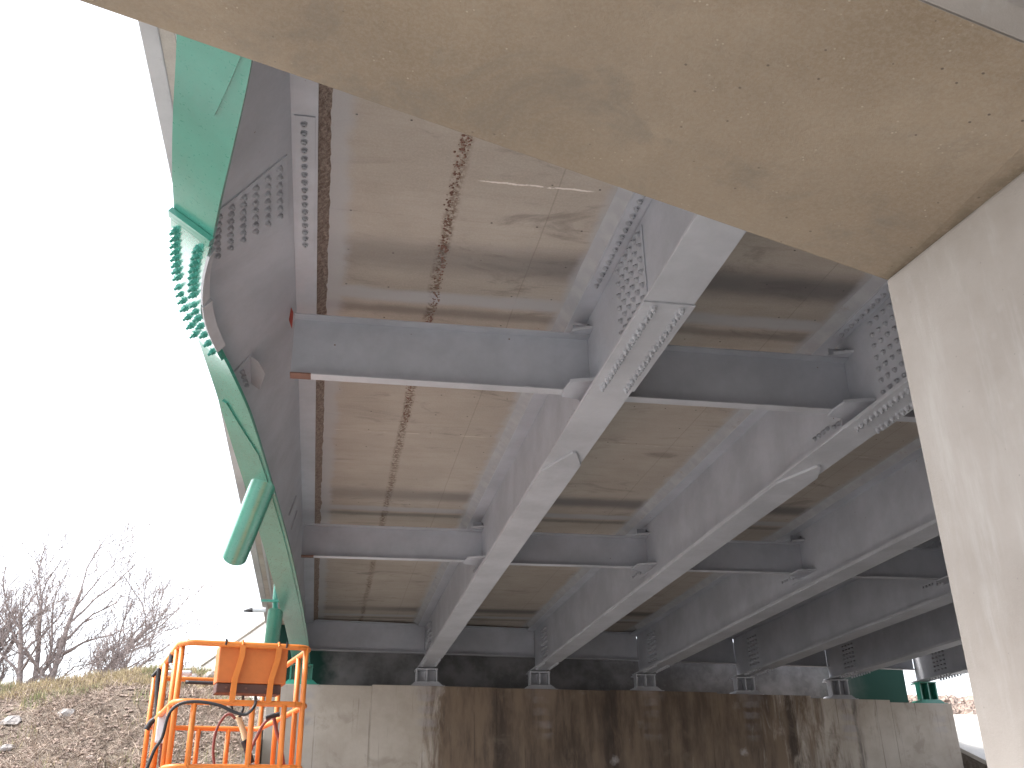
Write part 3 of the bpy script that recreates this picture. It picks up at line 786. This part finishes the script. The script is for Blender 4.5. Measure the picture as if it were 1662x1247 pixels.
# control box hung inside the front rail
def ubox(u0, u1, v0, v1, z0, z1, name, mat, bev=.006, lean=0):
    b = MB(); L = P(u0, v0, 0)*0
    b.prism([P(u0, v0, z0), P(u1, v0, z0), P(u1, v1, z0), P(u0, v1, z0)], Vector((0, 0, z1-z0))+DV*lean); return b.build(name, M[mat], lift, bevel=bev)
ubox(.295, .825, .015, .105, 1.035, 1.295, 'control_box', 'orange_old', .01)
ubox(.30, .79, .02, .10, .965, 1.033, 'switch_panel', 'darkbox', .006)
for u in (.37, .52, .68):
    b = MB(); c_ = P(u, .018, 1.0); b.tube([c_, c_-DV.normalized()*.02], .008, 8); b.build('switch', M['rust'], lift)
for u, du in ((.44, -.045), (.72, -.05)):
    b = MB(); wv = .043
    pts = [(u, 1.30, -.012), (u, 1.215, -.006), (u+du*.8, 1.06, -.004), (u+du, .90, -.014)]
    rg = []
    for uu, z, v in pts:
        rg.append([P(uu, v, z), P(uu+wv, v, z), P(uu+wv, v+.006, z), P(uu, v+.006, z)])
    b.loft(rg); b.build('strap', M['orange'], lift)
    b = MB(); b.tube([P(u+.02, -.014, 1.295), P(u+.02, -.004, 1.327), P(u+.02, .02, 1.325), P(u+.02, .03, 1.295)], .008, 6); b.build('hook', M['orange'], lift)
def c4(x, y, Y): return at(200+x/3.957, 1000+y/3.957, Y)
def cable(pts, r, m, name, Y=7.36):
    P3 = [c4(p[0], p[1], p[2] if len(p) > 2 else Y) for p in pts]
    out = []
    for i in range(len(P3)-1):
        a, b_, c, d = P3[max(0, i-1)], P3[i], P3[i+1], P3[min(len(P3)-1, i+2)]
        for j in range(6):
            t = j/6; t2 = t*t; t3 = t2*t
            out.append(.5*((2*b_)+(c-a)*t+(2*a-5*b_+4*c-d)*t2+(3*b_-a-3*c+d)*t3))
    out.append(P3[-1]); q = MB(); q.tube(out, r, 8); q.build(name, M[m], lift, smooth=True)
cable([(850, 520, 7.6), (845, 575), (790, 630), (720, 620), (620, 575), (500, 552), (400, 555), (330, 585), (285, 650), (250, 780), (200, 860), (150, 985)], .0115, 'black', 'hose', 7.36)
cable([(585, 960), (578, 850), (600, 730), (650, 645), (690, 632), (720, 660)], .010, 'hose', 'hose', 7.9)
cable([(800, 960), (815, 870), (870, 750), (905, 690), (950, 650), (985, 640)], .011, 'hose', 'hose', 7.8)
cable([(965, 640), (985, 740), (1010, 830), (1030, 960)], .014, 'hose', 'hose', 7.9)
cable([(770, 520, 7.65), (770, 570), (765, 610), (745, 650)], .010, 'black', 'hose', 7.8)
cable([(650, 580), (700, 610), (690, 560)], .008, 'black', 'hose', 7.8)
cable([(735, 640), (765, 720), (785, 800), (820, 935)], .022, 'wrap', 'wrapped_handle', 8.0)
cable([(775, 800), (800, 870), (825, 945)], .024, 'black', 'wrapped_handle', 7.98)
cable([(915, 655), (960, 640), (1005, 632)], .018, 'black', 'coupling', 7.78)
cable([(232, 335), (222, 450), (215, 640), (190, 960)], .022, 'black', 'strut', 8.6)
cable([(185, 390), (232, 340)], .014, 'black', 'strut', 8.6)
cable([(310, 300), (318, 240), (345, 215)], .024, 'black', 'grip', 7.9)
cable([(150, 730), (180, 680), (225, 655)], .022, 'black', 'grip', 8.5)
cable([(250, 370), (330, 365), (440, 368)], .022, 'whitep', 'light_bar', 8.9)
cable([(400, 425), (600, 432)], .016, 'black', 'rear_tray', 9.2)
cable([(235, 960), (245, 860), (245, 790)], .012, 'hose', 'hose', 8.4)
cable([(165, 990), (185, 900), (215, 800), (225, 700)], .014, 'black', 'hose', 8.5)
p_ = c4(265, 720, 8.3); b = MB(); b.box(p_.x-.055, p_.x+.055, p_.y-.04, p_.y+.04, p_.z-.11, p_.z+.12); b.build('junction_box', M['whitep'], lift, bevel=.01)
for z, u in ((1.3, .33), (1.3, .80)):
    b = MB(); b.tube([P(u, -.01, z-.01), P(u, -.012, z+.03), P(u+.012, .01, z+.03), P(u+.012, .02, z-.01)], .007, 6); b.build('cable_tie', M['black'], lift)
# boom and chassis out of the picture below
b = MB(); a0 = P(.5, 1.1, .35); b.tube([P(.5, .9, .2), P(.5, 1.12, .18), P(.4, 1.7, -.5), P(.3, 2.6, -.85)], .09, 4); b.build('boom', M['orange_old'], lift)
b = MB(); q = P(.3, 2.5, -1.2); b.box(q.x-.9, q.x+.9, q.y-.6, q.y+1.6, -1.25, -.8); b.build('chassis', M['orange_old'], lift, bevel=.03)
for sx in (-1, 1):
    for yy in (-.3, 1.3):
        b = MB(); b.tube([(q.x+sx*.9, q.y+yy, -1.25), (q.x+sx*1.15, q.y+yy, -1.25)], .36, 20); b.build('wheel', M['tyre'], lift)

# ------------------------------------------------------------------ bare trees
def bare_tree(base, stems, label, seed, levels=4, scale=1., cat='tree', grp=None):
    rnd = random.Random(seed)
    t = thing('bare_tree' if cat == 'tree' else 'bare_shrub', base, label, cat, grp)
    big = MB(); fine = MB()
    KR = scale
    def grow(p, d, L, r, lev, lean):
        n = 5 if lev < 2 else 4; pts = [p.copy()]; rr = [r]; q = p.copy(); dd = d.copy()
        for i in range(n):
            dd = (dd+Vector((rnd.gauss(0, .17), rnd.gauss(0, .17), rnd.gauss(0, .12)+.05))*(1.1 if lev else .6)+lean*.05).normalized()
            q = q+dd*L/n; pts.append(q.copy()); rr.append(r*(1-.62*(i+1)/n))
        (big if lev < 2 else fine).tube(pts, rr, 7 if lev == 0 else (5 if lev == 1 else 3), caps=False)
        if lev >= levels: return
        m = (7, 6, 4, 3, 3)[lev]
        for i in range(m):
            f_ = .25+.75*(i+rnd.random()*.8)/m; f_ = min(f_, .99); j = f_*n; a = int(j); pp = pts[a].lerp(pts[a+1], j-a)
            ax = Vector((rnd.gauss(0, 1), rnd.gauss(0, 1), rnd.gauss(0, .5))).normalized()
            nd = (dd*.9+ax*.75+Vector((0, 0, .12))).normalized()
            grow(pp, nd, L*rnd.uniform(.38, .62), max(rr[a]*.52, .009), lev+1, lean)
    for (dx, dy, dz, L, r, ox) in stems:
        d = Vector((dx, dy, dz)).normalized(); grow(Vector(base)+Vector((ox, 0, -.2)), d, L*scale, r*scale, 0, Vector((dx, 0, .2)))
    big.build('trunk', M['bark'], t, smooth=True); fine.build('crown', M['bark'], t)
    return t
B = at(45, 1112, 33.0); zg = terr(B.x, 33.)
stems = [(-.35, .1, 1, 3.2, .13, -.3), (.0, 0, 1, 3.5, .13, -.1), (.12, .1, 1, 4.1, .12, .1), (.32, .1, 1, 4.3, .12, .3), (.6, .1, 1, 4.3, .10, .5), (.95, 0, .9, 4.1, .09, .7), (1.3, -.1, .75, 3.6, .08, .9), (1.5, .1, .45, 3.0, .06, 1.0), (-.7, .2, .9, 2.8, .08, -.5), (-1.1, .2, .8, 2.6, .07, -.6)]
bare_tree((B.x, 33, zg), stems, 'large leafless many-stemmed tree leaning right on the embankment crest', 11, 4)
B = at(-30, 1112, 34.0)
bare_tree((B.x, 34, terr(B.x, 34.)), [(.4, 0, 1, 3.2, .10, 0), (.9, .1, .9, 2.8, .07, .2), (-.3, 0, 1, 3.2, .1, -.2), (.1, 0, 1, 3.3, .08, .1)], 'leafless tree cut by the left picture edge', 5, 4)
for i, (px, hgt, lb) in enumerate(((205, 1.5, 'low dark leafless shrub on the crest right of the large tree'), (248, .9, 'small leafless shrub on the crest beside the lift basket'),
                                   (120, 1.3, 'leafless undergrowth shrub in front of the large tree, right of its trunk'), (20, 1.4, 'leafless undergrowth shrub at the foot of the large tree on its left'))):
    B = at(px, 1100, 30.0+i); zz = terr(B.x, 30.+i)
    bare_tree((B.x, 30+i, zz), [(random.uniform(-1, 1.2), 0, .8, hgt*.8, .02, random.uniform(-.4, .4)) for _ in range(4)], lb, 20+i, 3, 1., 'shrub', 'leafless shrubs on the embankment')

# ------------------------------------------------------------------ ground litter, grass, rocks
rnd = random.Random(5)
def slopez(x, y): return terr(x, y)
b1 = MB(); b2 = MB()
def stick(b, x, y, L, r, lift_=.0):
    z = slopez(x, y); a = rnd.uniform(0, 6.28); e = rnd.uniform(-.2, .9)
    d = Vector((math.cos(a)*math.cos(e), math.sin(a)*math.cos(e), math.sin(e)))
    s = d.cross(Vector((rnd.random(), rnd.random(), rnd.random()))).normalized()*r; p = Vector((x, y, z-.01))
    m = p+d*L*.5+Vector((0, 0, L*.08)); i = len(b.v)
    s2 = d.cross(s).normalized()*r
    b.v += [tuple(p+s), tuple(p-s), tuple(p+s2), tuple(m+s), tuple(m-s), tuple(m+s2), tuple(p+d*L)]
    b.f += [(i, i+1, i+4, i+3), (i+1, i+2, i+5, i+4), (i+2, i, i+3, i+5), (i+3, i+4, i+6), (i+4, i+5, i+6), (i+5, i+3, i+6)]
for i in range(60000):
    x = rnd.uniform(-12.5, -1.3); y = rnd.uniform(18, 29.5)
    if noise.noise(Vector((x*.8, y*.8, 5)))+rnd.uniform(-.4, .4) < -.15: continue
    stick(b1 if rnd.random() < .8 else b2, x, y, rnd.uniform(.06, .34), rnd.uniform(.004, .011))
b1.build('dead_brush', M['brush'], kind='stuff')['label'] = 'tangle of dead brown stems and litter on the embankment slope'
b2.build('dark_litter', M['brush2'], kind='stuff')['label'] = 'dark dead stems among the embankment litter'
b1 = MB(); b2 = MB()
def blade(b, x, y, h):
    z = slopez(x, y)-.02; a = rnd.uniform(0, 6.28); wd = .010; l = rnd.uniform(-.4, .4)*h; i = len(b.v)
    c, s = math.cos(a), math.sin(a)
    b.v += [(x-c*wd, y-s*wd, z), (x+c*wd, y+s*wd, z), (x+l*s+c*.004, y-l*c, z+h)]
    b.f.append((i, i+1, i+2))
for i in range(30000):
    x = rnd.uniform(-12.5, -1.4); y = 29-abs(rnd.gauss(0, 1.6)) if rnd.random() < .75 else rnd.uniform(19, 29)
    k = noise.noise(Vector((x*.7, y*.7, 1)))
    if y < 26.5 and k < .15: continue
    blade(b1 if (k > .2 and rnd.random() < .55) else b2, x, y, rnd.uniform(.08, .28))
b1.build('green_grass', M['grass'], kind='stuff')['label'] = 'patchy green grass near the embankment crest'
b2.build('straw_grass', M['drygrass'], kind='stuff')['label'] = 'dry straw coloured grass near the embankment crest'
# clods
b = MB()
def clod(b, x, y, z, r, sq=.6):
    pts = []
    for i in range(3):
        zz = (-.4, .15, .75)[i]; k = (1, .95, .45)[i]
        pts.append([Vector((x, y, z))+Vector((math.cos(a)*r*k*rnd.uniform(.7, 1.25), math.sin(a)*r*k*rnd.uniform(.7, 1.25), (zz+rnd.uniform(-.15, .15))*r*sq)) for a in [6.283*j/6+i*.3 for j in range(6)]])
    b.loft(pts)
for i in range(5000):
    x = rnd.uniform(-12.5, -1.5); y = rnd.uniform(18, 28.5); clod(b, x, y, slopez(x, y), rnd.uniform(.02, .08))
b.build('clods', M['rubble'], kind='stuff')['label'] = 'earth clods and small stones strewn over the embankment slope'
rocks = [(22, 1170, .30, 'pale flat rock at the far left of the embankment slope'), (112, 1158, .28, 'pale flat rock in the middle of the visible slope'), (148, 1230, .10, 'small pale stone low on the slope near the bottom edge'),
         (12, 1215, .22, 'dusty pale rock in the lower left corner of the slope'), (310, 1092, .35, 'pale rubble stone on the crest seen through the lift basket, left one'), (345, 1098, .3, 'pale rubble stone on the crest seen through the lift basket, right one')]
for px, py, r, lb in rocks:
    Yb = None
    for i in range(400):
        Yt = 16+i*.05; q = at(px, py, Yt)
        if terr(q.x, q.y) >= q.z: Yb = Yt; break
    if Yb is None: Yb = 27.5; q = at(px, py, Yb)
    q = at(px, py, Yb); b = MB(); clod(b, q.x, q.y, terr(q.x, q.y)-r*.12, r, .55)
    tag(b.build('rock', M['rock'], bevel=.02), lb, 'rock', 'pale rocks on the embankment')
# rubble mound beyond the right end of the abutment
b = MB()
for i in range(1600):
    x = rnd.uniform(16.5, 25); y = rnd.uniform(29.0, 33)
    z = 3.05+.85*math.exp(-((y-31)/1.3)**2)*(1-.02*(x-17))+rnd.uniform(-.1, .05)
    if x > 21.3: z -= .10*(x-21.3)
    clod(b, x, y, z, rnd.uniform(.08, .30), .8)
o = b.build('rubble_mound', M['rubble'], kind='stuff'); o['label'] = 'brown rubble heap beyond the right end of the abutment'
